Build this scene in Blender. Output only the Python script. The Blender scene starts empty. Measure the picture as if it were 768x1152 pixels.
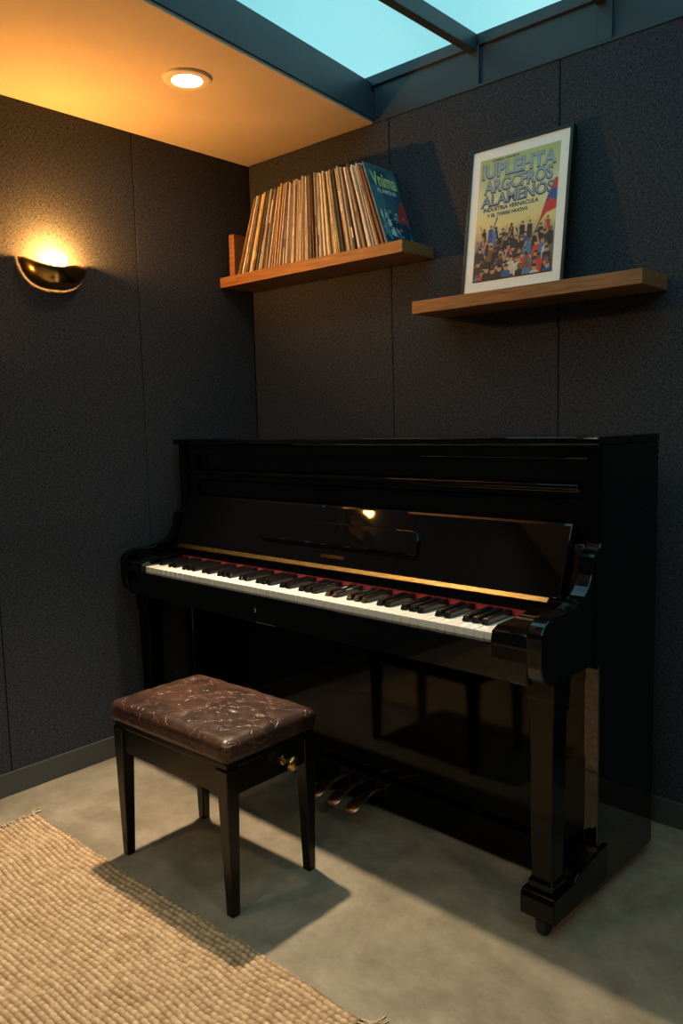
import bpy, bmesh, math, random
import numpy as np
from mathutils import Matrix, Vector
random.seed(7)
S = bpy.context.scene
COL = S.collection
S.view_settings.view_transform = 'Standard'
S.view_settings.look = 'None'
S.view_settings.exposure = 0.45

# ---------------------------------------------------------------- materials
def new_mat(name):
    m = bpy.data.materials.new(name); m.use_nodes = True
    nt = m.node_tree
    return m, nt, nt.nodes['Principled BSDF']
def N(nt, t, **kw):
    n = nt.nodes.new(t)
    for k, v in kw.items():
        if k in n.inputs: n.inputs[k].default_value = v
        else: setattr(n, k, v)
    return n
def c4(c): return (c[0], c[1], c[2], 1)
def pmat(name, col, rough=0.5, metal=0.0, var=0.15, scale=30, bump=0.0, coat=0.0, stretch=None, spec=0.5, col2=None, detail=4, bdist=0.002):
    m, nt, b = new_mat(name)
    tc = N(nt, 'ShaderNodeTexCoord'); mp = N(nt, 'ShaderNodeMapping')
    if stretch: mp.inputs['Scale'].default_value = stretch
    nt.links.new(tc.outputs['Object'], mp.inputs['Vector'])
    nz = N(nt, 'ShaderNodeTexNoise', Scale=scale, Detail=detail)
    nt.links.new(mp.outputs[0], nz.inputs['Vector'])
    rp = N(nt, 'ShaderNodeValToRGB')
    rp.color_ramp.elements[0].position = 0.3; rp.color_ramp.elements[1].position = 0.7
    lo = [x*(1-var) for x in col]; hi = col2 if col2 else [min(1, x*(1+var)) for x in col]
    rp.color_ramp.elements[0].color = c4(lo); rp.color_ramp.elements[1].color = c4(hi)
    nt.links.new(nz.outputs['Fac'], rp.inputs[0]); nt.links.new(rp.outputs[0], b.inputs['Base Color'])
    b.inputs['Roughness'].default_value = rough; b.inputs['Metallic'].default_value = metal
    b.inputs['Coat Weight'].default_value = coat; b.inputs['Coat Roughness'].default_value = 0.04
    b.inputs['Specular IOR Level'].default_value = spec
    if bump:
        bp = N(nt, 'ShaderNodeBump', Strength=bump, Distance=bdist)
        nt.links.new(nz.outputs['Fac'], bp.inputs['Height']); nt.links.new(bp.outputs[0], b.inputs['Normal'])
    return m
def emat(name, col, s):
    m, nt, b = new_mat(name)
    b.inputs['Base Color'].default_value = c4(col)
    b.inputs['Emission Color'].default_value = c4(col); b.inputs['Emission Strength'].default_value = s
    return m

def fabric_mat(name, col):
    m, nt, b = new_mat(name)
    tc = N(nt, 'ShaderNodeTexCoord')
    outs = []
    for st in ((95, 95, 420), (420, 420, 95)):
        mp = N(nt, 'ShaderNodeMapping'); mp.inputs['Scale'].default_value = st
        nt.links.new(tc.outputs['Object'], mp.inputs['Vector'])
        nz = N(nt, 'ShaderNodeTexNoise', Scale=1.0, Detail=2.5)
        nt.links.new(mp.outputs[0], nz.inputs['Vector']); outs.append(nz)
    ad = N(nt, 'ShaderNodeMath', operation='ADD')
    nt.links.new(outs[0].outputs['Fac'], ad.inputs[0]); nt.links.new(outs[1].outputs['Fac'], ad.inputs[1])
    hf = N(nt, 'ShaderNodeMath', operation='MULTIPLY'); hf.inputs[1].default_value = 0.5
    nt.links.new(ad.outputs[0], hf.inputs[0])
    rp = N(nt, 'ShaderNodeValToRGB')
    rp.color_ramp.elements[0].position = 0.38; rp.color_ramp.elements[1].position = 0.63
    rp.color_ramp.elements[0].color = c4([x*0.32 for x in col]); rp.color_ramp.elements[1].color = c4([x*1.8 for x in col])
    nt.links.new(hf.outputs[0], rp.inputs[0]); nt.links.new(rp.outputs[0], b.inputs['Base Color'])
    b.inputs['Roughness'].default_value = 0.95; b.inputs['Specular IOR Level'].default_value = 0.12
    bp = N(nt, 'ShaderNodeBump', Strength=0.7, Distance=0.0014)
    nt.links.new(hf.outputs[0], bp.inputs['Height']); nt.links.new(bp.outputs[0], b.inputs['Normal'])
    return m

def floor_mat():
    m, nt, b = new_mat('concrete')
    tc = N(nt, 'ShaderNodeTexCoord')
    n1 = N(nt, 'ShaderNodeTexNoise', Scale=2.2, Detail=9, Roughness=0.65, Distortion=0.8)
    n2 = N(nt, 'ShaderNodeTexNoise', Scale=70, Detail=5)
    n3 = N(nt, 'ShaderNodeTexNoise', Scale=9, Detail=6, Roughness=0.7)
    for n in (n1, n2, n3): nt.links.new(tc.outputs['Object'], n.inputs['Vector'])
    r1 = N(nt, 'ShaderNodeValToRGB')
    r1.color_ramp.elements[0].position = 0.36; r1.color_ramp.elements[1].position = 0.64
    r1.color_ramp.elements[0].color = (0.225, 0.192, 0.142, 1); r1.color_ramp.elements[1].color = (0.37, 0.325, 0.25, 1)
    r2 = N(nt, 'ShaderNodeValToRGB')
    r2.color_ramp.elements[0].color = (0.85, 0.85, 0.85, 1); r2.color_ramp.elements[1].color = (1.1, 1.1, 1.1, 1)
    r3 = N(nt, 'ShaderNodeValToRGB')
    r3.color_ramp.elements[0].position = 0.35; r3.color_ramp.elements[1].position = 0.65
    r3.color_ramp.elements[0].color = (0.78, 0.77, 0.75, 1); r3.color_ramp.elements[1].color = (1.08, 1.08, 1.08, 1)
    nt.links.new(n1.outputs['Fac'], r1.inputs[0]); nt.links.new(n2.outputs['Fac'], r2.inputs[0]); nt.links.new(n3.outputs['Fac'], r3.inputs[0])
    mx = N(nt, 'ShaderNodeMix', data_type='RGBA', blend_type='MULTIPLY'); mx.inputs['Factor'].default_value = 1
    nt.links.new(r1.outputs[0], mx.inputs['A']); nt.links.new(r2.outputs[0], mx.inputs['B'])
    m2 = N(nt, 'ShaderNodeMix', data_type='RGBA', blend_type='MULTIPLY'); m2.inputs['Factor'].default_value = 1
    nt.links.new(mx.outputs['Result'], m2.inputs['A']); nt.links.new(r3.outputs[0], m2.inputs['B'])
    nt.links.new(m2.outputs['Result'], b.inputs['Base Color'])
    b.inputs['Roughness'].default_value = 0.42; b.inputs['Specular IOR Level'].default_value = 0.4
    bp = N(nt, 'ShaderNodeBump', Strength=0.12, Distance=0.002)
    nt.links.new(n2.outputs['Fac'], bp.inputs['Height']); nt.links.new(bp.outputs[0], b.inputs['Normal'])
    return m

M = {}
M['fabric'] = fabric_mat('acoustic_fabric', (0.042, 0.048, 0.062))
M['wallpaint'] = pmat('dark_wall_core', (0.01, 0.011, 0.014), 0.8)
M['steel'] = pmat('blue_grey_paint', (0.030, 0.045, 0.063), 0.45, var=0.08, scale=8)
M['base'] = pmat('baseboard_paint', (0.065, 0.072, 0.075), 0.5, var=0.06, scale=8)
M['plaster'] = pmat('ceiling_plaster', (0.50, 0.44, 0.37), 0.9, var=0.04, scale=6)
M['floor'] = floor_mat()
M['oak'] = pmat('oak_wood', (0.27, 0.125, 0.050), 0.5, var=0.35, scale=6, stretch=(1.5, 14, 30), bump=0.1)
M['black'] = pmat('piano_lacquer', (0.002, 0.002, 0.0025), 0.035, var=0.1, scale=5, spec=0.65)
M['blacklow'] = pmat('piano_lacquer_lower', (0.0018, 0.0018, 0.002), 0.07, var=0.1, scale=5, spec=0.17)
M['blackleg'] = pmat('piano_lacquer_legs', (0.0018, 0.0018, 0.002), 0.10, var=0.1, scale=5, spec=0.22)
M['blackmatt'] = pmat('black_satin', (0.006, 0.006, 0.006), 0.35, var=0.2, scale=20, spec=0.3)
M['ivory'] = pmat('ivory_keys', (0.84, 0.82, 0.76), 0.25, var=0.03, scale=20, coat=0.5)
M['ebony'] = pmat('ebony_keys', (0.004, 0.004, 0.005), 0.2, var=0.1, spec=0.35)
M['felt'] = pmat('red_felt', (0.24, 0.009, 0.011), 0.95, var=0.2, scale=200)
M['brass'] = pmat('brass', (0.60, 0.38, 0.13), 0.25, metal=1, var=0.12, scale=15)
M['hinge'] = pmat('hinge_brass', (0.12, 0.072, 0.022), 0.48, metal=1, var=0.4, scale=8, stretch=(4, 40, 40))
M['brass_dark'] = pmat('aged_brass', (0.50, 0.30, 0.10), 0.2, metal=1, var=0.2, scale=12)
M['pedal'] = pmat('pedal_metal', (0.80, 0.48, 0.32), 0.28, metal=1, var=0.1, scale=15)
M['rubber'] = pmat('caster_rubber', (0.015, 0.015, 0.015), 0.6)
M['bulb'] = emat('warm_bulb', (1.0, 0.40, 0.075), 1000)
M['bulb_added'] = emat('warm_bulb_added', (1.0, 0.46, 0.10), 110)  # dimmer bulb for the added, out-of-view sconce
M['lens'] = emat('downlight_lens', (1.0, 0.74, 0.45), 350)
M['lens_spot'] = emat('downlight_lens_spot', (1.0, 0.78, 0.5), 60)
M['trimwhite'] = pmat('downlight_trim', (0.8, 0.72, 0.6), 0.4, var=0.03)

# leather
def leather():
    m, nt, b = new_mat('brown_leather')
    tc = N(nt, 'ShaderNodeTexCoord')
    n1 = N(nt, 'ShaderNodeTexNoise', Scale=9, Detail=6, Distortion=1.2)
    n2 = N(nt, 'ShaderNodeTexNoise', Scale=260, Detail=3)
    v = N(nt, 'ShaderNodeTexVoronoi', Scale=15, feature='DISTANCE_TO_EDGE')
    nd = N(nt, 'ShaderNodeTexNoise', Scale=7, Detail=3)
    mixv = N(nt, 'ShaderNodeMix', data_type='VECTOR'); mixv.inputs['Factor'].default_value = 0.28
    nt.links.new(tc.outputs['Object'], nd.inputs['Vector'])
    nt.links.new(tc.outputs['Object'], mixv.inputs['A']); nt.links.new(nd.outputs['Color'], mixv.inputs['B'])
    nt.links.new(mixv.outputs['Result'], v.inputs['Vector'])
    for n in (n1, n2): nt.links.new(tc.outputs['Object'], n.inputs['Vector'])
    r = N(nt, 'ShaderNodeValToRGB')
    r.color_ramp.elements[0].position = 0.3; r.color_ramp.elements[1].position = 0.72
    r.color_ramp.elements[0].color = (0.018, 0.009, 0.007, 1); r.color_ramp.elements[1].color = (0.078, 0.035, 0.023, 1)
    nt.links.new(n1.outputs['Fac'], r.inputs[0])
    rv = N(nt, 'ShaderNodeValToRGB')
    rv.color_ramp.elements[0].position = 0.0; rv.color_ramp.elements[1].position = 0.028
    rv.color_ramp.elements[0].color = (2.6, 2.3, 2.1, 1); rv.color_ramp.elements[1].color = (1, 1, 1, 1)
    nt.links.new(v.outputs['Distance'], rv.inputs[0])
    mx = N(nt, 'ShaderNodeMix', data_type='RGBA', blend_type='MULTIPLY'); mx.inputs['Factor'].default_value = 1
    nt.links.new(r.outputs[0], mx.inputs['A']); nt.links.new(rv.outputs[0], mx.inputs['B'])
    nt.links.new(mx.outputs['Result'], b.inputs['Base Color'])
    b.inputs['Roughness'].default_value = 0.38; b.inputs['Specular IOR Level'].default_value = 0.5
    b1 = N(nt, 'ShaderNodeBump', Strength=0.4, Distance=0.004); b1.invert = True
    b2 = N(nt, 'ShaderNodeBump', Strength=0.25, Distance=0.001)
    b3 = N(nt, 'ShaderNodeBump', Strength=0.45, Distance=0.006)
    nt.links.new(n1.outputs['Fac'], b3.inputs['Height'])
    nt.links.new(rv.outputs[0], b1.inputs['Height']); nt.links.new(n2.outputs['Fac'], b2.inputs['Height'])
    nt.links.new(b3.outputs[0], b1.inputs['Normal'])
    nt.links.new(b1.outputs[0], b2.inputs['Normal']); nt.links.new(b2.outputs[0], b.inputs['Normal'])
    return m
M['leather'] = leather()

# ---------------------------------------------------------------- geometry helpers
def bm_box(bm, x0, x1, y0, y1, z0, z1, mi=0, mat=None):
    vs = [bm.verts.new((x, y, z)) for x in (x0, x1) for y in (y0, y1) for z in (z0, z1)]
    if mat is not None:
        for v in vs: v.co = mat @ v.co
    fs = [(0,1,3,2), (4,6,7,5), (0,4,5,1), (2,3,7,6), (0,2,6,4), (1,5,7,3)]
    for f in fs:
        fc = bm.faces.new([vs[i] for i in f]); fc.material_index = mi
    return vs
def finish(name, bm, mats, parent=None, smooth=False, bevel=0, segs=2):
    bmesh.ops.recalc_face_normals(bm, faces=bm.faces[:])
    me = bpy.data.meshes.new(name); bm.to_mesh(me); bm.free()
    for m in (mats if isinstance(mats, (list, tuple)) else [mats]): me.materials.append(m)
    if smooth:
        for p in me.polygons: p.use_smooth = True
    ob = bpy.data.objects.new(name, me); COL.objects.link(ob)
    if parent: ob.parent = parent
    if bevel:
        md = ob.modifiers.new('bevel', 'BEVEL'); md.width = bevel; md.segments = segs; md.limit_method = 'ANGLE'; md.angle_limit = math.radians(50)
    return ob
def box(name, x0, x1, y0, y1, z0, z1, mat, parent=None, bevel=0.0, segs=2):
    bm = bmesh.new(); bm_box(bm, x0, x1, y0, y1, z0, z1)
    return finish(name, bm, mat, parent, bevel=bevel, segs=segs)
def bm_prism_x(bm, prof, x0, x1):
    a = [bm.verts.new((x0, y, z)) for y, z in prof]; b = [bm.verts.new((x1, y, z)) for y, z in prof]
    bm.faces.new(a); bm.faces.new(b[::-1])
    n = len(prof)
    for i in range(n): bm.faces.new((a[i], b[i], b[(i+1) % n], a[(i+1) % n]))
def prism_x(name, prof, x0, x1, mat, parent=None, bevel=0.0):
    bm = bmesh.new(); bm_prism_x(bm, prof, x0, x1)
    return finish(name, bm, mat, parent, bevel=bevel)
def bm_prism_z(bm, prof, z0, z1):
    a = [bm.verts.new((x, y, z0)) for x, y in prof]; b = [bm.verts.new((x, y, z1)) for x, y in prof]
    bm.faces.new(a); bm.faces.new(b[::-1])
    n = len(prof)
    for i in range(n): bm.faces.new((a[i], b[i], b[(i+1) % n], a[(i+1) % n]))
def lathe(name, prof, mat, parent=None, segs=40, axis='Z', loc=(0,0,0), closed=False):
    bm = bmesh.new(); rings = []
    for r, h in prof:
        ring = []
        for i in range(segs):
            a = 2*math.pi*i/segs
            if axis == 'Z': co = (r*math.cos(a), r*math.sin(a), h)
            elif axis == 'X': co = (h, r*math.cos(a), r*math.sin(a))
            else: co = (r*math.cos(a), h, r*math.sin(a))
            ring.append(bm.verts.new(Vector(co)+Vector(loc)))
        rings.append(ring)
    for k in range(len(rings)-1):
        for i in range(segs):
            bm.faces.new((rings[k][i], rings[k][(i+1) % segs], rings[k+1][(i+1) % segs], rings[k+1][i]))
    if not closed:
        bm.faces.new(rings[0]); bm.faces.new(rings[-1][::-1])
    else:
        for i in range(segs):
            bm.faces.new((rings[-1][i], rings[-1][(i+1) % segs], rings[0][(i+1) % segs], rings[0][i]))
    ob = finish(name, bm, mat, parent, smooth=True)
    md = ob.modifiers.new('b', 'BEVEL'); md.width = 0.0006; md.segments = 1; md.limit_method = 'ANGLE'; md.angle_limit = math.radians(35)
    return ob
def empty(name, loc=(0,0,0), rot=(0,0,0)):
    e = bpy.data.objects.new(name, None); e.location = loc; e.rotation_euler = rot; e.empty_display_size = 0.1
    COL.objects.link(e); return e
def text_mesh(name, s, w, h, mat, parent, mtx, bold=0.02):
    cu = bpy.data.curves.new(name, 'FONT'); cu.body = s; cu.offset = bold; cu.resolution_u = 3
    o = bpy.data.objects.new(name+'_tmp', cu); COL.objects.link(o)
    dg = bpy.context.evaluated_depsgraph_get(); dg.update()
    me = bpy.data.meshes.new_from_object(o.evaluated_get(dg))
    bpy.data.objects.remove(o)
    co = np.array([v.co[:] for v in me.vertices]); mn = co.min(0); mx = co.max(0)
    for v in me.vertices:
        v.co.x = (v.co.x-mn[0])/(mx[0]-mn[0])*w - w/2
        v.co.y = (v.co.y-mn[1])/(mx[1]-mn[1])*h - h/2
        v.co.z = 0
    me.transform(mtx); me.materials.clear(); me.materials.append(mat)
    ob = bpy.data.objects.new(name, me); COL.objects.link(ob); ob.parent = parent
    return ob

# ---------------------------------------------------------------- room
RX, RY = 4.0, -4.0
CZ = 2.38; TZ = 2.53
box('floor', -0.15, RX+0.15, RY-0.15, 0.17, -0.1, 0.0, M['floor'])
def wall_panels(name, core, seams, kind):
    bm = bmesh.new(); bm_box(bm, *core, mi=1)
    for a, b in zip(seams[:-1], seams[1:]):
        g = 0.0018
        if kind == 'left': bm_box(bm, -0.02, 0, a+g, b-g, 0, CZ)
        else: bm_box(bm, a+g, b-g, 0, 0.02, 0, CZ)
    return finish(name, bm, [M['fabric'], M['wallpaint']], bevel=0.0015, segs=1)
wall_panels('wall_left', (-0.15, -0.02, RY, 0.17, 0, TZ), [RY, -3.06, -2.45, -1.835, -1.215, -0.59, 0.0], 'left')
wall_panels('wall_back', (-0.02, RX, 0.02, 0.17, 0, TZ), [-0.0, 0.775, 1.455, 2.14, 2.82, 3.5, RX], 'back')
box('wall_right', RX, RX+0.15, RY, 0.17, 0, TZ, M['fabric'])
box('wall_rear', -0.15, RX+0.15, RY-0.15, RY, 0, TZ, M['fabric'])
box('baseboard_left', 0.0, 0.012, RY, 0, 0, 0.082, M['base'], bevel=0.002)
box('baseboard_back', 0.012, RX, -0.012, 0, 0, 0.082, M['base'], bevel=0.002)
box('baseboard_right', RX-0.012, RX, RY, -0.012, 0, 0.082, M['base'], bevel=0.002)
box('baseboard_rear', 0.012, RX-0.012, RY, RY+0.012, 0, 0.082, M['base'], bevel=0.002)

# ceiling (plaster soffit on the left, returns at rear and right)
ex = lambda y: 0.70 - 0.12*y
SL = 2.392
bm = bmesh.new()
bm_prism_z(bm, [(0, 0.0), (ex(0), 0.0), (ex(-3.3), -3.3), (0, -3.3)], CZ, SL)
bm_prism_z(bm, [(-0.02, RY), (RX, RY), (RX, -3.3), (-0.02, -3.3)], CZ, TZ)
bm_prism_z(bm, [(3.3, -3.3), (RX, -3.3), (RX, 0.02), (3.3, 0.02)], CZ, TZ)
bm_prism_z(bm, [(-0.02, 0.02), (ex(0)-0.06, 0.02), (ex(-3.3)-0.06, -3.3), (-0.02, -3.3)], SL, TZ)
finish('ceiling', bm, M['plaster'])
# steel beam along the soffit edge
bm = bmesh.new()
bm_prism_z(bm, [(ex(0)-0.06, 0.02), (ex(0)+0.004, 0.02), (ex(-3.3)+0.004, -3.3), (ex(-3.3)-0.06, -3.3)], SL, 2.488)
bm_prism_z(bm, [(ex(0)-0.06, 0.02), (ex(0)-0.010, 0.02), (ex(-3.3)-0.010, -3.3), (ex(-3.3)-0.06, -3.3)], 2.488, TZ)
finish('trim_beam', bm, M['steel'])
# upstand above the back wall panels with cover battens
bm = bmesh.new()
bm_box(bm, ex(0), 3.3, 0.008, 0.02, CZ, TZ)
bm_box(bm, 0.0, RX, -0.004, 0.02, CZ, CZ+0.008)
for x in (1.14, 1.60, 2.06, 2.52, 2.98): bm_box(bm, x-0.022, x+0.022, -0.004, 0.01, CZ+0.008, TZ)
finish('trim_upstand', bm, M['steel'], bevel=0.001, segs=1)
# skylight
sky = empty('window_1', (0, 0, TZ))
bm = bmesh.new()
for x in (1.14, 1.59, 2.04, 2.49, 2.94):
    bm_box(bm, x-0.016, x+0.016, -3.3, 0.02, -0.035, 0.02)
bm_box(bm, 0.6, 3.3, -0.004, 0.02, -0.018, 0.02)
bm_box(bm, 3.27, 3.3, -3.3, 0.02, -0.1, 0.02); bm_box(bm, 0.6, 3.3, -3.3, -3.27, -0.1, 0.02)
finish('glazing_bars', bm, M['steel'], sky, bevel=0.002)
m, nt, b = new_mat('skylight_glass')
tr = N(nt, 'ShaderNodeBsdfTransparent'); tr.inputs[0].default_value = (0.9, 0.98, 0.97, 1)
gl = N(nt, 'ShaderNodeBsdfGlossy', Roughness=0.02); mx = N(nt, 'ShaderNodeMixShader'); mx.inputs[0].default_value = 0.06
nt.links.new(tr.outputs[0], mx.inputs[1]); nt.links.new(gl.outputs[0], mx.inputs[2]); nt.links.new(mx.outputs[0], nt.nodes['Material Output'].inputs[0])
box('glass_pane', 0.6, 3.3, -3.3, 0.02, 0.006, 0.012, m, sky)

# world: pale overcast dusk sky
w = bpy.data.worlds.new('sky'); S.world = w; w.use_nodes = True; nt = w.node_tree
bg = nt.nodes['Background']; tc = N(nt, 'ShaderNodeTexCoord'); nz = N(nt, 'ShaderNodeTexNoise', Scale=1.3, Detail=3)
nt.links.new(tc.outputs['Generated'], nz.inputs['Vector'])
rp = N(nt, 'ShaderNodeValToRGB'); rp.color_ramp.elements[0].position = 0.35; rp.color_ramp.elements[1].position = 0.68
rp.color_ramp.elements[0].color = (0.18, 0.54, 0.62, 1); rp.color_ramp.elements[1].color = (0.55, 0.88, 0.92, 1)
nt.links.new(nz.outputs['Fac'], rp.inputs[0]); nt.links.new(rp.outputs[0], bg.inputs[0]); bg.inputs[1].default_value = 1.0
ld = bpy.data.lights.new('skylight_portal', 'AREA'); ld.shape = 'RECTANGLE'; ld.size = 2.6; ld.size_y = 3.3
lo = bpy.data.objects.new('skylight_portal', ld); lo.location = (1.98, -1.65, 2.60); COL.objects.link(lo)
ld.cycles.is_portal = True

# ---------------------------------------------------------------- downlights
def downlight(loc, spot=0, lens='lens', aim=None):
    e = empty('recessed_downlight', loc)
    lathe('trim_ring', [(0.046, -0.002), (0.050, -0.010), (0.074, -0.008), (0.079, 0.0), (0.074, 0.001), (0.046, 0.0005)], M['trimwhite'], e, closed=True)
    lathe('lens', [(0.046, -0.005), (0.045, -0.0065)], M[lens], e)
    if spot:
        l = bpy.data.lights.new('lamp', 'SPOT'); l.energy = spot; l.color = (1.0, 0.78, 0.52); l.spot_size = math.radians(68); l.spot_blend = 0.65; l.shadow_soft_size = 0.04
        o = bpy.data.objects.new('lamp', l); o.parent = e; o.location = (0, 0, -0.015); COL.objects.link(o)
        if aim: o.rotation_euler = (Vector(aim)-Vector(loc)).to_track_quat('-Z', 'Y').to_euler()
    return e
downlight((0.533, -0.733, CZ), 215, 'lens_spot', (1.15, -1.10, 0))
downlight((0.55, -2.75, CZ)); downlight((1.6, -3.65, CZ)); downlight((2.9, -3.65, CZ)); downlight((3.65, -1.6, CZ))

# ---------------------------------------------------------------- sconce
def sconce(loc, bulb, lift=0.0):
    sc = empty('wall_sconce', loc)
    bm = bmesh.new(); nu, nv = 48, 18; g = []
    for i in range(nu+1):
        t = math.pi*i/nu; row = []
        for j in range(nv+1):
            v = j/nv; c = math.cos(v*math.pi/2)
            rim = 0.034*abs(math.cos(t))**3 - 0.012 + 0.012*math.exp(-((t-1.9)/0.35)**2)
            flare = 1+0.05*(1-v)**4
            x = 0.003+0.090*math.sin(t)*c**0.7*flare; y = -0.122*math.cos(t)*c**0.7*flare
            z = rim*(1-v)**1.5 - 0.078*math.sin(v*math.pi/2)
            row.append(bm.verts.new((x, y, z)))
        g.append(row)
    for i in range(nu):
        for j in range(nv): bm.faces.new((g[i][j], g[i+1][j], g[i+1][j+1], g[i][j+1]))
    bmesh.ops.remove_doubles(bm, verts=bm.verts[:], dist=1e-5)
    o = finish('bowl_shade', bm, M['brass_dark'], sc, smooth=True)
    md = o.modifiers.new('s', 'SOLIDIFY'); md.thickness = 0.003; md.offset = -1
    box('backplate', 0.0, 0.006, -0.05, 0.05, -0.06, 0.01, M['brass_dark'], sc, bevel=0.002)
    lathe('socket', [(0.012, -0.06), (0.014, -0.02), (0.012, -0.006+lift)], M['brass_dark'], sc, loc=(0.05, 0, 0))
    bm = bmesh.new(); bmesh.ops.create_uvsphere(bm, u_segments=24, v_segments=14, radius=0.026, matrix=Matrix.Translation((0.05, 0, 0.014+lift)))
    finish('bulb', bm, bulb, sc, smooth=True)
sconce((0.0, -0.945, 1.838), M['bulb'], 0.004)
sconce((0.0, -1.445, 1.548), M['bulb_added'], 0.03)  # added sconce, out of view: gives the fallboard its warm highlight

# ---------------------------------------------------------------- shelves
def shelf(x0, x1, zt, d):
    e = empty('wall_shelf', ((x0+x1)/2, 0, zt))
    hw = (x1-x0)/2
    box('board', -hw, hw, -d, -0.001, -0.042, 0, M['oak'], e, bevel=0.002)
    return e
shelf(0.002, 0.97, 1.89, 0.185)
shelf(1.01, 1.80, 1.675, 0.19)
box('wooden_bookend', 0.05, 0.082, -0.17, -0.01, 1.89, 2.06, M['oak'], bevel=0.003)

# ---------------------------------------------------------------- records
cols = [(0.58,0.47,0.32),(0.42,0.29,0.16),(0.68,0.60,0.46),(0.24,0.13,0.065),(0.12,0.07,0.04),(0.34,0.29,0.23),(0.50,0.40,0.32),(0.045,0.04,0.04),(0.24,0.07,0.035),(0.50,0.36,0.16),(0.08,0.11,0.15),(0.75,0.70,0.60)]
rm = [pmat('sleeve_card_%d' % i, c, 0.6, var=0.12, scale=60) for i, c in enumerate(cols)]
cover_blue = pmat('cover_blue', (0.03, 0.09, 0.15), 0.4, var=0.5, scale=14, col2=(0.09, 0.22, 0.28)); rm.append(cover_blue)
bm = bmesh.new(); nrec = 82
ZS = 1.89
last = None
for i in range(nrec):
    t = i/(nrec-1)
    xb = 0.115+0.785*t; xt = 0.235+0.560*t + random.uniform(-0.005, 0.005)
    H = 0.308+random.uniform(-0.010, 0.006)
    th = random.choice([0.003, 0.004, 0.005, 0.006, 0.008])
    ang = math.asin(max(-1, min(1, (xt-xb)/0.315)))
    yf = -0.180+random.uniform(0, 0.014)
    x0 = -th
    mt = Matrix.Translation((xb, 0, ZS)) @ Matrix.Rotation(ang, 4, 'Y')
    lift = max(0, -min((mt @ Vector((x0,0,0))).z, (mt @ Vector((0,0,0))).z) + ZS)
    mt = Matrix.Translation((0, 0, lift)) @ mt
    mi = random.choices(range(12), weights=[6,4,6,3,3,3,6,2,1.5,2.5,1.5,5])[0]
    if i == nrec-1: mi = 12; last = mt.copy(); th = 0.006; H = 0.313; x0 = -th; yf = -0.178
    bm_box(bm, x0, 0, yf, -0.006, 0, H, mi=mi, mat=mt)
    if i < nrec-1 and random.random() < 0.6:
        z0 = random.uniform(0.03, 0.2); hh = random.uniform(0.02, 0.09)
        bm_box(bm, x0+0.0008, -0.0008, yf-0.0004, yf+0.001, z0, z0+hh, mi=random.choice([3,4,7,10,8,11,2]), mat=mt)
rec = finish('vinyl_records', bm, rm)
def flat(name, polys, parent, mtx, mats, off=0.0):
    bm = bmesh.new()
    for pts, mi, ly in polys:
        f = bm.faces.new([bm.verts.new(mtx @ Vector((p[0], p[1], off+ly*0.00004))) for p in pts]); f.material_index = mi
    me = bpy.data.meshes.new(name); bm.to_mesh(me); bm.free()
    for m in mats: me.materials.append(m)
    o = bpy.data.objects.new(name, me); COL.objects.link(o); o.parent = parent; return o
W = {}
def col(name, c, r=0.5):
    if name not in W: W[name] = pmat('print_'+name, c, r, var=0.08, scale=90)
    return W[name]
cm = last @ Matrix(((0,0,1,0.0006),(1,0,0,0),(0,1,0,0),(0,0,0,1)))
def disc(cx, cy, r, n=14, sy=1): return [(cx+r*math.cos(2*math.pi*k/n), cy+r*sy*math.sin(2*math.pi*k/n)) for k in range(n)]
cmats = [col('navy', (0.015,0.05,0.12)), col('red', (0.60,0.04,0.04)), col('skin', (0.5,0.36,0.25)), col('teal', (0.08,0.30,0.38)), col('yellow', (0.70,0.68,0.30)), col('white', (0.7,0.75,0.75))]
pl = [([(-0.17,0.01),(-0.01,0.01),(-0.01,0.10),(-0.17,0.08)], 0, 1), ([(-0.075,0.10),(-0.012,0.075),(-0.012,0.19),(-0.035,0.17)], 1, 3)]
for k in range(34):
    cx = random.uniform(-0.165, -0.02); cy = random.uniform(0.03, 0.14); r = random.uniform(0.004, 0.008)
    pl.append((disc(cx, cy, r, 8), random.choice([2,3,5,2,0]), 4+k))
    pl.append(([(cx-r, cy-r), (cx+r, cy-r), (cx+r*1.3, cy-0.03 if cy > 0.045 else 0.012), (cx-r*1.3, cy-0.03 if cy > 0.045 else 0.012)], random.choice([0,3,1,5,3,0]), 3+k))
flat('cover_art', pl, rec, cm, cmats)
text_mesh('cover_title', 'Vnima', 0.14, 0.06, W['yellow'], rec, cm @ Matrix.Translation((-0.09, 0.255, 0.001)), 0.03)
text_mesh('cover_subtitle', 'ALAMENA', 0.11, 0.018, W['white'], rec, cm @ Matrix.Translation((-0.09, 0.21, 0.001)), 0.02)

# ---------------------------------------------------------------- framed poster
PW, PH = 0.368, 0.492
fr = empty('framed_poster', (1.338, -0.083, 1.675), (math.radians(-8.3), 0, 0))
fm = pmat('frame_black', (0.008, 0.0075, 0.0075), 0.35, var=0.1)
bm = bmesh.new(); b_ = 0.010
bm_box(bm, -PW/2, -PW/2+b_, -0.028, 0, 0, PH); bm_box(bm, PW/2-b_, PW/2, -0.028, 0, 0, PH)
bm_box(bm, -PW/2+b_, PW/2-b_, -0.028, 0, 0, b_); bm_box(bm, -PW/2+b_, PW/2-b_, -0.028, 0, PH-b_, PH)
bm_box(bm, -PW/2+b_, PW/2-b_, -0.012, -0.002, b_, PH-b_)
finish('frame', bm, fm, fr, bevel=0.0008, segs=1)
paper = pmat('mat_board', (0.90, 0.92, 0.92), 0.5, var=0.02)
box('mat_board', -PW/2+b_, PW/2-b_, -0.0235, -0.012, b_, PH-b_, paper, fr)
pm = Matrix(((1,0,0,0),(0,0,-1,-0.0237),(0,1,0,PH/2),(0,0,0,1)))   # u=x, v=z, normal -y
aw, ah = 0.144, 0.203
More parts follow.
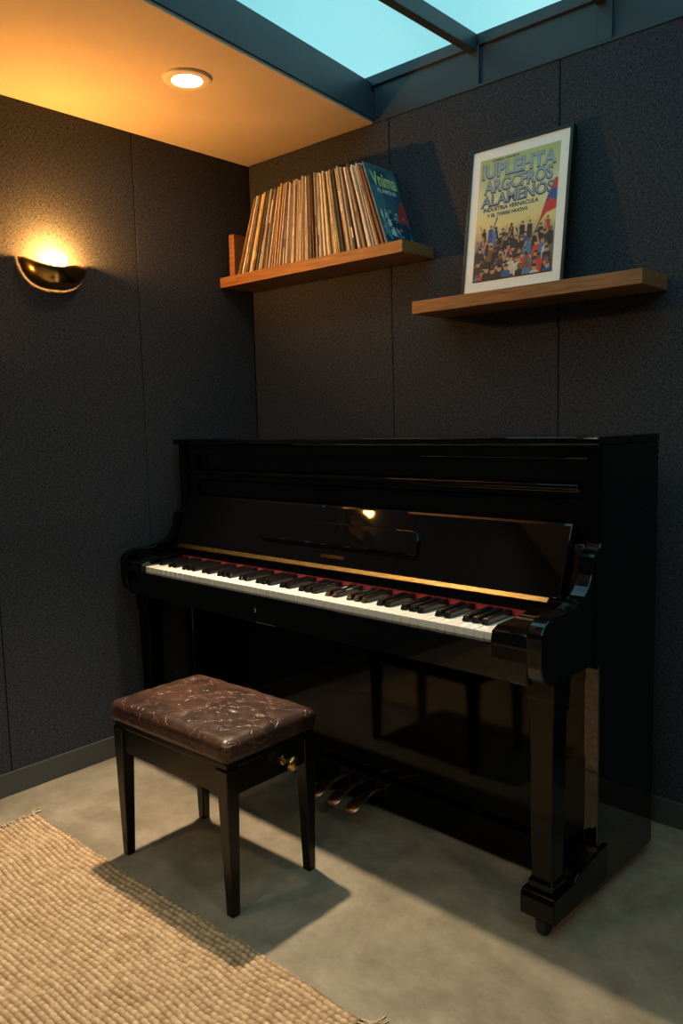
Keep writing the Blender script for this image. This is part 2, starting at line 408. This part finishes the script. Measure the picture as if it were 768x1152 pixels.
m, nt, b = new_mat('poster_background')
tc = N(nt, 'ShaderNodeTexCoord'); sp = N(nt, 'ShaderNodeSeparateXYZ'); nt.links.new(tc.outputs['Object'], sp.inputs[0])
nz = N(nt, 'ShaderNodeTexNoise', Scale=18, Detail=4); nt.links.new(tc.outputs['Object'], nz.inputs['Vector'])
ma = N(nt, 'ShaderNodeMath', operation='MULTIPLY_ADD'); ma.inputs[1].default_value = 0.25
nt.links.new(nz.outputs['Fac'], ma.inputs[0])
mr = N(nt, 'ShaderNodeMapRange'); mr.inputs['From Min'].default_value = 0.04; mr.inputs['From Max'].default_value = 0.45
mr.inputs['To Min'].default_value = -0.12; mr.inputs['To Max'].default_value = 0.88
nt.links.new(sp.outputs['Z'], mr.inputs['Value']); nt.links.new(mr.outputs[0], ma.inputs[2])
rp = N(nt, 'ShaderNodeValToRGB'); e = rp.color_ramp.elements
e[0].position = 0.1; e[0].color = (0.16, 0.12, 0.10, 1); e[1].position = 0.95; e[1].color = (0.46, 0.52, 0.24, 1)
for p, c in ((0.3, (0.30, 0.26, 0.18, 1)), (0.45, (0.78, 0.68, 0.30, 1)), (0.65, (0.74, 0.74, 0.46, 1))):
    q = e.new(p); q.color = c
nt.links.new(ma.outputs[0], rp.inputs[0]); nt.links.new(rp.outputs[0], b.inputs['Base Color'])
b.inputs['Roughness'].default_value = 0.35
flat('artwork', [([(-aw,-ah),(aw,-ah),(aw,ah),(-aw,ah)], 0, 1)], fr, pm, [m])
W['tblue'] = pmat('print_tblue', (0.30,0.42,0.50), 0.5, var=0.1, scale=60); W['tnavy'] = pmat('print_tnavy', (0.05,0.09,0.16), 0.5, var=0.3, scale=60)
def ptxt(n, s, w, h, y, mat, x=0, rot=0, z=0.0006, bold=0.035):
    text_mesh(n, s, w, h, W[mat], fr, pm @ Matrix.Translation((x, y, z)) @ Matrix.Rotation(rot, 4, 'Z'), bold)
ptxt('headline_1', 'IUPLEHTA', 0.268, 0.052, 0.160, 'tnavy', bold=0.05)
ptxt('headline_1_face', 'IUPLEHTA', 0.264, 0.047, 0.162, 'tblue', z=0.0008)
ptxt('headline_2', 'ARGCFROS', 0.250, 0.048, 0.110, 'tnavy', rot=0.02, bold=0.05)
ptxt('headline_2_face', 'ARGCFROS', 0.247, 0.042, 0.112, 'tblue', rot=0.02, z=0.0008, bold=0.02)
ptxt('headline_3', 'ALAMENOS', 0.265, 0.042, 0.064, 'tnavy', rot=0.02, bold=0.05)
ptxt('headline_3_face', 'ALAMENOS', 0.262, 0.036, 0.066, 'tblue', rot=0.02, z=0.0008, bold=0.0)
ptxt('subline_1', 'INDUSTRIA VERNACULA', 0.20, 0.014, 0.033, 'tnavy', x=-0.02)
ptxt('subline_2', 'Y EL TORRE NUOVA', 0.15, 0.012, 0.013, 'tnavy', x=-0.03)
ptxt('topline', 'A DEMINA CONCERTO', 0.10, 0.007, 0.194, 'tnavy', x=-0.05)
pals = [(0.03,0.03,0.05),(0.04,0.10,0.36),(0.60,0.05,0.04),(0.50,0.32,0.20),(0.08,0.20,0.45),(0.60,0.60,0.55),(0.20,0.09,0.06),(0.02,0.02,0.02),(0.55,0.35,0.10),(0.60,0.70,0.78)]
cm_ = [pmat('print_crowd_%d' % i, c, 0.5, var=0.15, scale=80) for i, c in enumerate(pals)]
pl = []; rows = 7; ly = 2
pl.append(([(0.060,-0.11),(0.065,-0.11),(0.136,0.09),(0.133,0.09)], 6, 16))
pl.append(([(0.085,-0.045),(0.11,-0.015),(0.143,-0.005),(0.143,0.02),(0.118,0.03),(0.10,0.005)], 2, 17))
pl.append(([(0.10,0.005),(0.118,0.03),(0.143,0.02),(0.143,0.055),(0.126,0.062),(0.112,0.04)], 1, 17.2))
pl.append(([(0.112,0.04),(0.126,0.062),(0.143,0.055),(0.143,0.09),(0.134,0.09)], 2, 17.4))
for r in range(rows):
    y0 = -0.040 - r*0.023
    for k in range(12):
        cx = -aw+0.012 + (k+random.uniform(-0.4,0.4)+(r % 2)*0.5)*0.0245
        if cx > aw-0.012 or cx < -aw+0.012: continue
        cy = y0+random.uniform(-0.014, 0.014); s = 0.0052+0.0006*r; ly += 1
        bc = random.choice([0,1,2,4,5,7,1,0,6,0,7]); hb = min(0.05, cy+ah-0.004)
        if hb < 0.012: continue
        pl.append(([(cx-s*1.8, cy-hb), (cx+s*1.8, cy-hb), (cx+s*1.7, cy-s*1.4), (cx+s*0.6, cy-s*0.9), (cx-s*0.6, cy-s*0.9), (cx-s*1.7, cy-s*1.4)], bc, ly))
        pl.append((disc(cx, cy, s, 10, 1.2), random.choice([3,3,6,3]), ly+0.4))
        pl.append(([(cx+s*math.cos(a), cy+s*0.3+s*1.05*math.sin(a)) for a in [math.pi*q/6 for q in range(7)]], random.choice([0,6,7]), ly+0.6))
        if random.random() < 0.6 and r < 5:
            d = random.choice([-1, 1]); L = random.uniform(0.018, 0.034)
            if abs(cx+d*(s*1.9+L*0.45)) > aw-0.002: d = -d
            pl.append(([(cx+d*s*1.2, cy-s*1.5), (cx+d*s*1.9, cy-s*1.8), (cx+d*(s*1.9+L*0.45), cy+L), (cx+d*(s*1.2+L*0.4), cy+L)], random.choice([3, bc]), ly+0.5))
flat('crowd_illustration', pl, fr, pm, cm_, off=0.0002)

# ---------------------------------------------------------------- piano
P = empty('upright_piano', (0.957, -0.158, 0), (0, 0, math.radians(-1.8)))
HW = 0.897; B = M['black']; BL = M['blacklow']; BG = M['blackleg']
def bez(p0, p1, p2, p3, n=10):
    return [tuple((1-t)**3*a+3*(1-t)**2*t*b_+3*(1-t)*t*t*c+t**3*d for a, b_, c, d in zip(p0, p1, p2, p3)) for t in [k/n for k in range(n+1)]]
prof = [(0, 0.03), (0, 1.20), (-0.345, 1.20), (-0.345, 0.955)]
prof += bez((-0.350, 0.945), (-0.362, 0.935), (-0.378, 0.940), (-0.384, 0.925), 5)
prof += bez((-0.385, 0.915), (-0.392, 0.84), (-0.45, 0.812), (-0.54, 0.812), 12)
prof += bez((-0.56, 0.812), (-0.60, 0.812), (-0.632, 0.80), (-0.634, 0.77), 8)
prof += bez((-0.634, 0.70), (-0.632, 0.665), (-0.61, 0.65), (-0.58, 0.65), 6)
prof += [(-0.36, 0.65), (-0.345, 0.63), (-0.345, 0.03)]
prism_x('side_panel_right', prof, HW-0.042, HW, B, P, 0.004)
prism_x('side_panel_left', prof, -HW, -HW+0.042, B, P, 0.004)
I = HW-0.042
box('back_panel', -I, I, -0.025, -0.002, 0.05, 1.20, M['blackmatt'], P)
bm = bmesh.new(); bm_box(bm, -HW-0.004, HW+0.002, -0.368, -0.19, 1.2005, 1.222); bm_box(bm, -HW-0.004, HW+0.002, -0.188, 0.0, 1.2005, 1.222)
finish('top_lid', bm, B, P, bevel=0.005, segs=3)
box('upper_panel', -I, I, -0.318, -0.300, 0.93, 1.20, B, P)
box('upper_rail', -I, I, -0.336, -0.318, 1.165, 1.20, B, P, 0.003)
box('upper_stile_right', I-0.05, I, -0.332, -0.318, 0.93, 1.165, B, P, 0.003)
box('upper_stile_left', -I, -I+0.05, -0.332, -0.318, 0.93, 1.165, B, P, 0.003)
prism_x('panel_moulding', [(-0.318,1.108),(-0.338,1.106),(-0.348,1.098),(-0.348,1.088),(-0.336,1.082),(-0.336,1.068),(-0.328,1.060),(-0.318,1.060)], -I+0.01, I-0.02, B, P, 0.0015)
# opened fallboard leaning back (about 20 degrees)
prism_x('fallboard', [(-0.408,0.815),(-0.424,0.818),(-0.358,0.995),(-0.352,1.003),(-0.340,1.000),(-0.338,0.992)], -I+0.03, I-0.03, B, P, 0.003)
prism_x('nameboard', [(-0.32,0.77),(-0.432,0.77),(-0.425,0.812),(-0.40,0.818),(-0.35,0.95),(-0.32,0.95)], -I, I, B, P, 0.002)
prism_x('brass_hinge', [(-0.438,0.806),(-0.441,0.809),(-0.430,0.819),(-0.426,0.819),(-0.428,0.808)], -0.80, 0.80, M['hinge'], P, 0.0008)
def rr(w, h, r, n=6):
    pts = [(-w, 0), (w, 0)]
    pts += [(w-r+r*math.cos(a), h-r+r*math.sin(a)) for a in [k*math.pi/2/n for k in range(n+1)]]
    pts += [(-w+r+r*math.cos(a), h-r+r*math.sin(a)) for a in [math.pi/2+k*math.pi/2/n for k in range(n+1)]]
    return pts
bm = bmesh.new(); pts = rr(0.345, 0.072, 0.03)
a = [bm.verts.new((x, 0.0, z)) for x, z in pts]; c = [bm.verts.new((x, -0.012, z)) for x, z in pts]
bm.faces.new(a); bm.faces.new(c[::-1]); n = len(pts)
for i in range(n): bm.faces.new((a[i], c[i], c[(i+1) % n], a[(i+1) % n]))
o = finish('music_rest', bm, B, P, bevel=0.003); o.location = (0.01, -0.3985, 0.878); o.rotation_euler = (math.radians(-21.5), 0, 0)
lm = Matrix.Translation((0.02, -0.4160, 0.845)) @ Matrix.Rotation(math.radians(90-20.4), 4, 'X')
text_mesh('name_lettering', 'CONCERTINO', 0.10, 0.011, M['brass'], P, lm, 0.01)
# keyboard
box('red_felt_strip', -0.765, 0.75, -0.4375, -0.428, 0.757, 0.777, M['felt'], P)
box('keybed', -I, I, -0.598, -0.33, 0.65, 0.733, B, P, 0.002)
box('key_slip', -I, I, -0.626, -0.5985, 0.65, 0.738, B, P, 0.004)
K0 = -0.768; kw = 1.518/52
bm = bmesh.new()
for i in range(52):
    x = K0+i*kw; bm_box(bm, x+0.0008, x+kw-0.0008, -0.604, -0.425, 0.7335, 0.757)
finish('white_keys', bm, M['ivory'], P, bevel=0.0015)
bm = bmesh.new()
for i in range(51):
    # keyboard starts on A: no black key between B-C and E-F
    if (i % 7) in (1, 4): continue
    x = K0+(i+1)*kw
    prof2 = [(-0.560, 0.758), (-0.551, 0.773), (-0.438, 0.776), (-0.438, 0.758)]
    bm_prism_x(bm, prof2, x-0.0094, x+0.0094)
finish('black_keys', bm, M['ebony'], P, bevel=0.002)
for s, nme in ((1, 'right'), (-1, 'left')):
    x0, x1 = sorted((s*(0.753 if s > 0 else 0.771), s*I))
    prism_x('key_block_'+nme, [(-0.42,0.70),(-0.42,0.79),(-0.50,0.782),(-0.595,0.778),(-0.62,0.768),(-0.626,0.74),(-0.626,0.70)], x0, x1, B, P, 0.004)
lathe('keyhole', [(0.008, 0), (0.007, -0.002)], M['brass_dark'], P, segs=20, axis='Y', loc=(-0.12, -0.626, 0.69))
# lower case
box('lower_panel', -I+0.0, I, -0.318, -0.300, 0.10, 0.62, BL, P)
box('lower_top_rail', -I, I, -0.336, -0.300, 0.59, 0.65, BL, P, 0.003)
box('toe_rail', -I, I, -0.338, -0.300, 0.012, 0.115, BL, P, 0.004)
box('bottom_board', -I, I, -0.30, -0.02, 0.035, 0.06, M['blackmatt'], P)
for s, nme in ((1, 'right'), (-1, 'left')):
    cx = s*0.858
    bm = bmesh.new()
    def ring(h, wz, yc=-0.535):
        return [(cx-wz, yc-wz, h), (cx+wz, yc-wz, h), (cx+wz, yc+wz, h), (cx-wz, yc+wz, h)]
    lv = [(0.12,0.034),(0.14,0.034),(0.15,0.028),(0.56,0.033),(0.575,0.037),(0.60,0.037),(0.61,0.039),(0.65,0.039)]
    vr = [[bm.verts.new(p) for p in ring(h, wz)] for h, wz in lv]
    for q, r_ in zip(vr[:-1], vr[1:]):
        for i in range(4): bm.faces.new((q[i], q[(i+1) % 4], r_[(i+1) % 4], r_[i]))
    bm.faces.new(vr[0][::-1]); bm.faces.new(vr[-1])
    finish('leg_'+nme, bm, BG, P, bevel=0.003)
    prism_x('foot_'+nme, [(-0.30,0.05),(-0.577,0.05),(-0.588,0.06),(-0.588,0.105),(-0.580,0.12),(-0.48,0.12),(-0.46,0.135),(-0.345,0.15),(-0.30,0.15)], cx-0.046, cx+0.046, BG, P, 0.004)
    lathe('caster_wheel_'+nme, [(0.006,-0.014),(0.021,-0.013),(0.024,-0.009),(0.024,0.009),(0.021,0.013),(0.006,0.014)], M['rubber'], P, axis='X', loc=(cx, -0.548, 0.024))
    box('caster_fork_'+nme, cx-0.019, cx+0.019, -0.565, -0.53, 0.036, 0.052, M['blackmatt'], P, 0.002)
    lathe('caster_back_'+nme, [(0.006,-0.014),(0.021,-0.013),(0.024,-0.009),(0.024,0.009),(0.021,0.013),(0.006,0.014)], M['rubber'], P, axis='X', loc=(s*0.80, -0.08, 0.024))
# pedals
for k, x in enumerate((-0.015, 0.065, 0.145)):
    bm = bmesh.new()
    sec = [(-0.325,0.013,0.076),(-0.36,0.013,0.082),(-0.395,0.015,0.085),(-0.43,0.023,0.082),(-0.460,0.028,0.075),(-0.482,0.027,0.066),(-0.497,0.018,0.058)]
    rings = []
    for y, wd, z in sec:
        rings.append([bm.verts.new((x+px*wd, y, z+pz*0.006)) for px, pz in ((-1,-0.6),(-0.9,0.4),(-0.5,0.9),(0,1),(0.5,0.9),(0.9,0.4),(1,-0.6),(0,-1))])
    for q, r_ in zip(rings[:-1], rings[1:]):
        for i in range(8): bm.faces.new((q[i], q[(i+1) % 8], r_[(i+1) % 8], r_[i]))
    bm.faces.new(rings[0][::-1]); bm.faces.new(rings[-1])
    o = finish('pedal_%d' % (k+1), bm, M['pedal'], P, smooth=True)
    md = o.modifiers.new('s', 'SUBSURF'); md.levels = 2; md.render_levels = 2
    box('pedal_slot_%d' % (k+1), x-0.022, x+0.022, -0.3405, -0.336, 0.055, 0.105, M['blackmatt'], P, 0.002)

# ---------------------------------------------------------------- stool
ST = empty('piano_stool', (0.905, -1.038, 0))
SB = pmat('stool_black_wood', (0.005, 0.0045, 0.0045), 0.25, var=0.2, spec=0.3)
hx, hy = 0.266, 0.170
bm = bmesh.new(); bmesh.ops.create_cube(bm, size=2)
bmesh.ops.subdivide_edges(bm, edges=bm.edges[:], cuts=63, use_grid_fill=True)
zc, hz, r = 0.446, 0.032, 0.024
segs = [((-0.16,-0.10),(0.02,0.00)),((0.02,0.0),(0.15,0.10)),((-0.14,0.11),(0.02,0.0)),((0.02,0.0),(0.18,-0.09)),((-0.2,0.02),(0.02,0.0)),((0.02,0),(0.04,-0.14)),((0.02,0),(0.0,0.14)),((-0.22,-0.06),(-0.10,-0.12)),((0.10,0.12),(0.22,0.03)),((-0.21,0.09),(-0.10,0.03)),((0.06,-0.05),(0.20,0.02))]
for v in bm.verts:
    u, vv, w_ = v.co
    p = Vector((u*hx, vv*hy, w_*hz)); q = Vector((max(-hx+r, min(hx-r, p.x)), max(-hy+r, min(hy-r, p.y)), max(-hz+r, min(hz-r, p.z))))
    d = p-q
    if d.length > 1e-6:
        p = q+d.normalized()*min(d.length, r)
    dome = 0.012*(1-u*u)*(1-vv*vv) if w_ > 0 else 0
    cr = 0
    if w_ > 0.9:
        for (ax, ay), (bx, by) in segs:
            A_ = Vector((ax, ay)); D_ = Vector((bx-ax, by-ay)); t = max(0, min(1, (Vector((p.x, p.y))-A_).dot(D_)/D_.length_squared))
            pt = A_+D_*t; pt += Vector((0.008*math.sin(t*7), 0.008*math.sin(t*5+1)))
            dd = (Vector((p.x, p.y))-pt).length
            cr = max(cr, 0.0055*math.exp(-(dd/0.0065)**2))
        cr += 0.0015*math.sin(p.x*60+3*math.sin(p.y*25))*math.sin(p.y*48+p.x*20)
    v.co = Vector((p.x, p.y, p.z+dome-cr+zc))
finish('leather_cushion', bm, M['leather'], ST, smooth=True)
box('seat_base', -hx+0.012, hx-0.012, -hy+0.012, hy-0.012, 0.400, 0.418, SB, ST, 0.003)
lx, ly_ = 0.236, 0.140
bm = bmesh.new()
for sx in (-1, 1):
    for sy in (-1, 1):
        lv = [(0.0,0.013),(0.30,0.0195),(0.40,0.022)]
        vr = []
        for h, wz in lv:
            k = 1.0 + (0.40-h)*0.03
            vr.append([bm.verts.new((sx*lx*k+ax*wz, sy*ly_*k+ay*wz, h)) for ax, ay in ((-1,-1),(1,-1),(1,1),(-1,1))])
        for q, r_ in zip(vr[:-1], vr[1:]):
            for i in range(4): bm.faces.new((q[i], q[(i+1) % 4], r_[(i+1) % 4], r_[i]))
        bm.faces.new(vr[0][::-1]); bm.faces.new(vr[-1])
finish('legs', bm, SB, ST, bevel=0.003)
bm = bmesh.new()
for s in (-1, 1):
    y = s*(ly_+0.004); bm_box(bm, -lx, lx, y-0.010, y+0.010, 0.325, 0.40)
    x = s*(lx+0.004); bm_box(bm, x-0.010, x+0.010, -ly_, ly_, 0.325, 0.40)
finish('apron', bm, SB, ST, bevel=0.002)
lathe('height_knob', [(0.006,0.0),(0.006,0.022),(0.010,0.024),(0.018,0.028),(0.021,0.036),(0.019,0.044),(0.012,0.049),(0.004,0.050)], M['brass'], ST, axis='X', loc=(lx+0.013, 0.045, 0.362))
lathe('knob_rosette', [(0.015,0.0),(0.014,0.003),(0.009,0.005)], M['brass_dark'], ST, axis='X', loc=(lx+0.0135, 0.045, 0.362))

# ---------------------------------------------------------------- rug
rx0, rx1, ry0, ry1 = 0.225, 1.645, -3.0, -1.245
nx, ny = 520, 640
xs = np.linspace(rx0, rx1, nx); ys = np.linspace(ry0, ry1, ny)
X, Y = np.meshgrid(xs, ys)
pr = 0.0165; pk = 0.019
rng = np.random.default_rng(3)
wob = 0.0025*np.sin(X*9+Y*3)+0.0015*np.sin(X*23+1.3)
rowc = (Y+wob)/pr; rowi = np.floor(rowc); fy = rowc-rowi
jit = rng.uniform(0, 1, 4000)
ph = (rowi % 2)*0.5 + 0.35*jit[(rowi.astype(int)) % 4000]
kc = X/pk+ph; ki = np.floor(kc); fx = kc-ki
hgt = (np.sin(np.pi*fy)**0.7)*(0.4+0.6*np.sin(np.pi*fx)**0.7)
amp = 0.7+0.6*jit[((rowi*131+ki*17).astype(int)) % 4000]
Z = 0.004+0.0075*hgt*amp
edge = np.minimum.reduce([X-rx0, rx1-X, ry1-Y, Y-ry0]); Z *= np.clip(edge/0.006, 0, 1)*0.98+0.02
Yw = Y+0.004*np.sin(X*6.0)+0.002*np.sin(X*31)
verts = np.stack([X.ravel(), Yw.ravel(), Z.ravel()], 1).astype(np.float32)
idx = np.arange(nx*ny).reshape(ny, nx)
quads = np.stack([idx[:-1,:-1].ravel(), idx[:-1,1:].ravel(), idx[1:,1:].ravel(), idx[1:,:-1].ravel()], 1).astype(np.int32)
me = bpy.data.meshes.new('jute_rug')
me.vertices.add(len(verts)); me.vertices.foreach_set('co', verts.ravel())
me.loops.add(quads.size); me.loops.foreach_set('vertex_index', quads.ravel())
me.polygons.add(len(quads)); me.polygons.foreach_set('loop_start', np.arange(0, quads.size, 4, dtype=np.int32)); me.polygons.foreach_set('loop_total', np.full(len(quads), 4, dtype=np.int32))
me.update(); me.validate()
me.polygons.foreach_set('use_smooth', np.ones(len(quads), dtype=bool))
def jute():
    m, nt, b = new_mat('jute')
    tc = N(nt, 'ShaderNodeTexCoord'); sp = N(nt, 'ShaderNodeSeparateXYZ'); nt.links.new(tc.outputs['Object'], sp.inputs[0])
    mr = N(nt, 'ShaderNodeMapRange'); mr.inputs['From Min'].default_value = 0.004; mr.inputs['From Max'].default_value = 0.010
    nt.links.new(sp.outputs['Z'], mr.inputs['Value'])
    n1 = N(nt, 'ShaderNodeTexNoise', Scale=60, Detail=4); n2 = N(nt, 'ShaderNodeTexNoise', Scale=500, Detail=3)
    for n in (n1, n2): nt.links.new(tc.outputs['Object'], n.inputs['Vector'])
    r1 = N(nt, 'ShaderNodeValToRGB'); r1.color_ramp.elements[0].position = 0.3; r1.color_ramp.elements[1].position = 0.7
    r1.color_ramp.elements[0].color = (0.44, 0.295, 0.17, 1); r1.color_ramp.elements[1].color = (0.70, 0.53, 0.35, 1)
    nt.links.new(n1.outputs['Fac'], r1.inputs[0])
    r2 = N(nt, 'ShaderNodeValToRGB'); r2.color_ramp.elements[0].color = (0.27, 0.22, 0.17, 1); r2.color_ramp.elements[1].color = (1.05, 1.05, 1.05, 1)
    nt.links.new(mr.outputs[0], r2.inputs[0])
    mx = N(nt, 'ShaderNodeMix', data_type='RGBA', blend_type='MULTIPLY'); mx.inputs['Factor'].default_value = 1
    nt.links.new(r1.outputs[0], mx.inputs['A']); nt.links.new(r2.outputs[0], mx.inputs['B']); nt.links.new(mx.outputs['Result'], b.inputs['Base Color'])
    b.inputs['Roughness'].default_value = 0.95; b.inputs['Specular IOR Level'].default_value = 0.1
    bp = N(nt, 'ShaderNodeBump', Strength=0.6, Distance=0.0015); nt.links.new(n2.outputs['Fac'], bp.inputs['Height']); nt.links.new(bp.outputs[0], b.inputs['Normal'])
    return m
JM = jute(); me.materials.append(JM)
fringe_m = pmat('jute_fringe', (0.60, 0.46, 0.30), 0.95, var=0.3, scale=200)
rug = bpy.data.objects.new('jute_rug', me); COL.objects.link(rug)
bm = bmesh.new()
def strand(pts, r):
    rg = []
    for p, q in zip(pts, list(pts[1:])+[pts[-1]]):
        d = (q-p) if (q-p).length > 0 else (pts[-1]-pts[-2]); d.normalize()
        s_ = d.cross(Vector((0, 0, 1))).normalized(); u_ = s_.cross(d)
        rg.append([bm.verts.new(p+s_*r*math.cos(a)+u_*r*math.sin(a)) for a in (0, 1.26, 2.51, 3.77, 5.03)])
    for q, r_ in zip(rg[:-1], rg[1:]):
        for i in range(5): bm.faces.new((q[i], q[(i+1) % 5], r_[(i+1) % 5], r_[i]))
for side, xe in ((-1, rx0), (1, rx1)):
    y = ry1-0.004
    while y > ry0:
        yb = y+random.uniform(-0.003, 0.003)
        for k in range(3 if y > ry1-0.02 else 2):
            L = random.uniform(0.018, 0.04); a = random.uniform(-0.7, 0.7)
            if y > ry1-0.02: L = random.uniform(0.04, 0.065); a = random.uniform(0.2, 1.2)
            pts = [Vector((xe-side*0.004, yb, 0.006))]
            for t in (0.35, 0.7, 1.0):
                pts.append(Vector((xe+side*L*t*math.cos(a*t), yb+L*t*math.sin(a*t), 0.006*(1-t)+0.0022)))
            strand(pts, 0.0016)
        y -= 0.011
finish('fringe', bm, fringe_m, rug, smooth=True)

# ---------------------------------------------------------------- camera
t = math.radians(6.34); yw = math.radians(42.0); ro = 0.024
fwd = Vector((-math.sin(yw)*math.cos(t), math.cos(yw)*math.cos(t), -math.sin(t)))
r0 = Vector((math.cos(yw), math.sin(yw), 0)); up0 = r0.cross(fwd); dn0 = -up0
ex_ = (r0+dn0*ro).normalized(); eu = (up0+r0*ro).normalized()
mw = Matrix.Identity(4)
for i in range(3):
    mw[i][0] = ex_[i]; mw[i][1] = eu[i]; mw[i][2] = -fwd[i]
mw[0][3], mw[1][3], mw[2][3] = 2.684, -2.432, 1.27
cd = bpy.data.cameras.new('camera'); cam = bpy.data.objects.new('camera', cd); COL.objects.link(cam)
cam.matrix_world = mw
cd.sensor_fit = 'VERTICAL'; cd.sensor_height = 36; cd.lens = 900/1152*36; cd.clip_start = 0.05
S.camera = cam
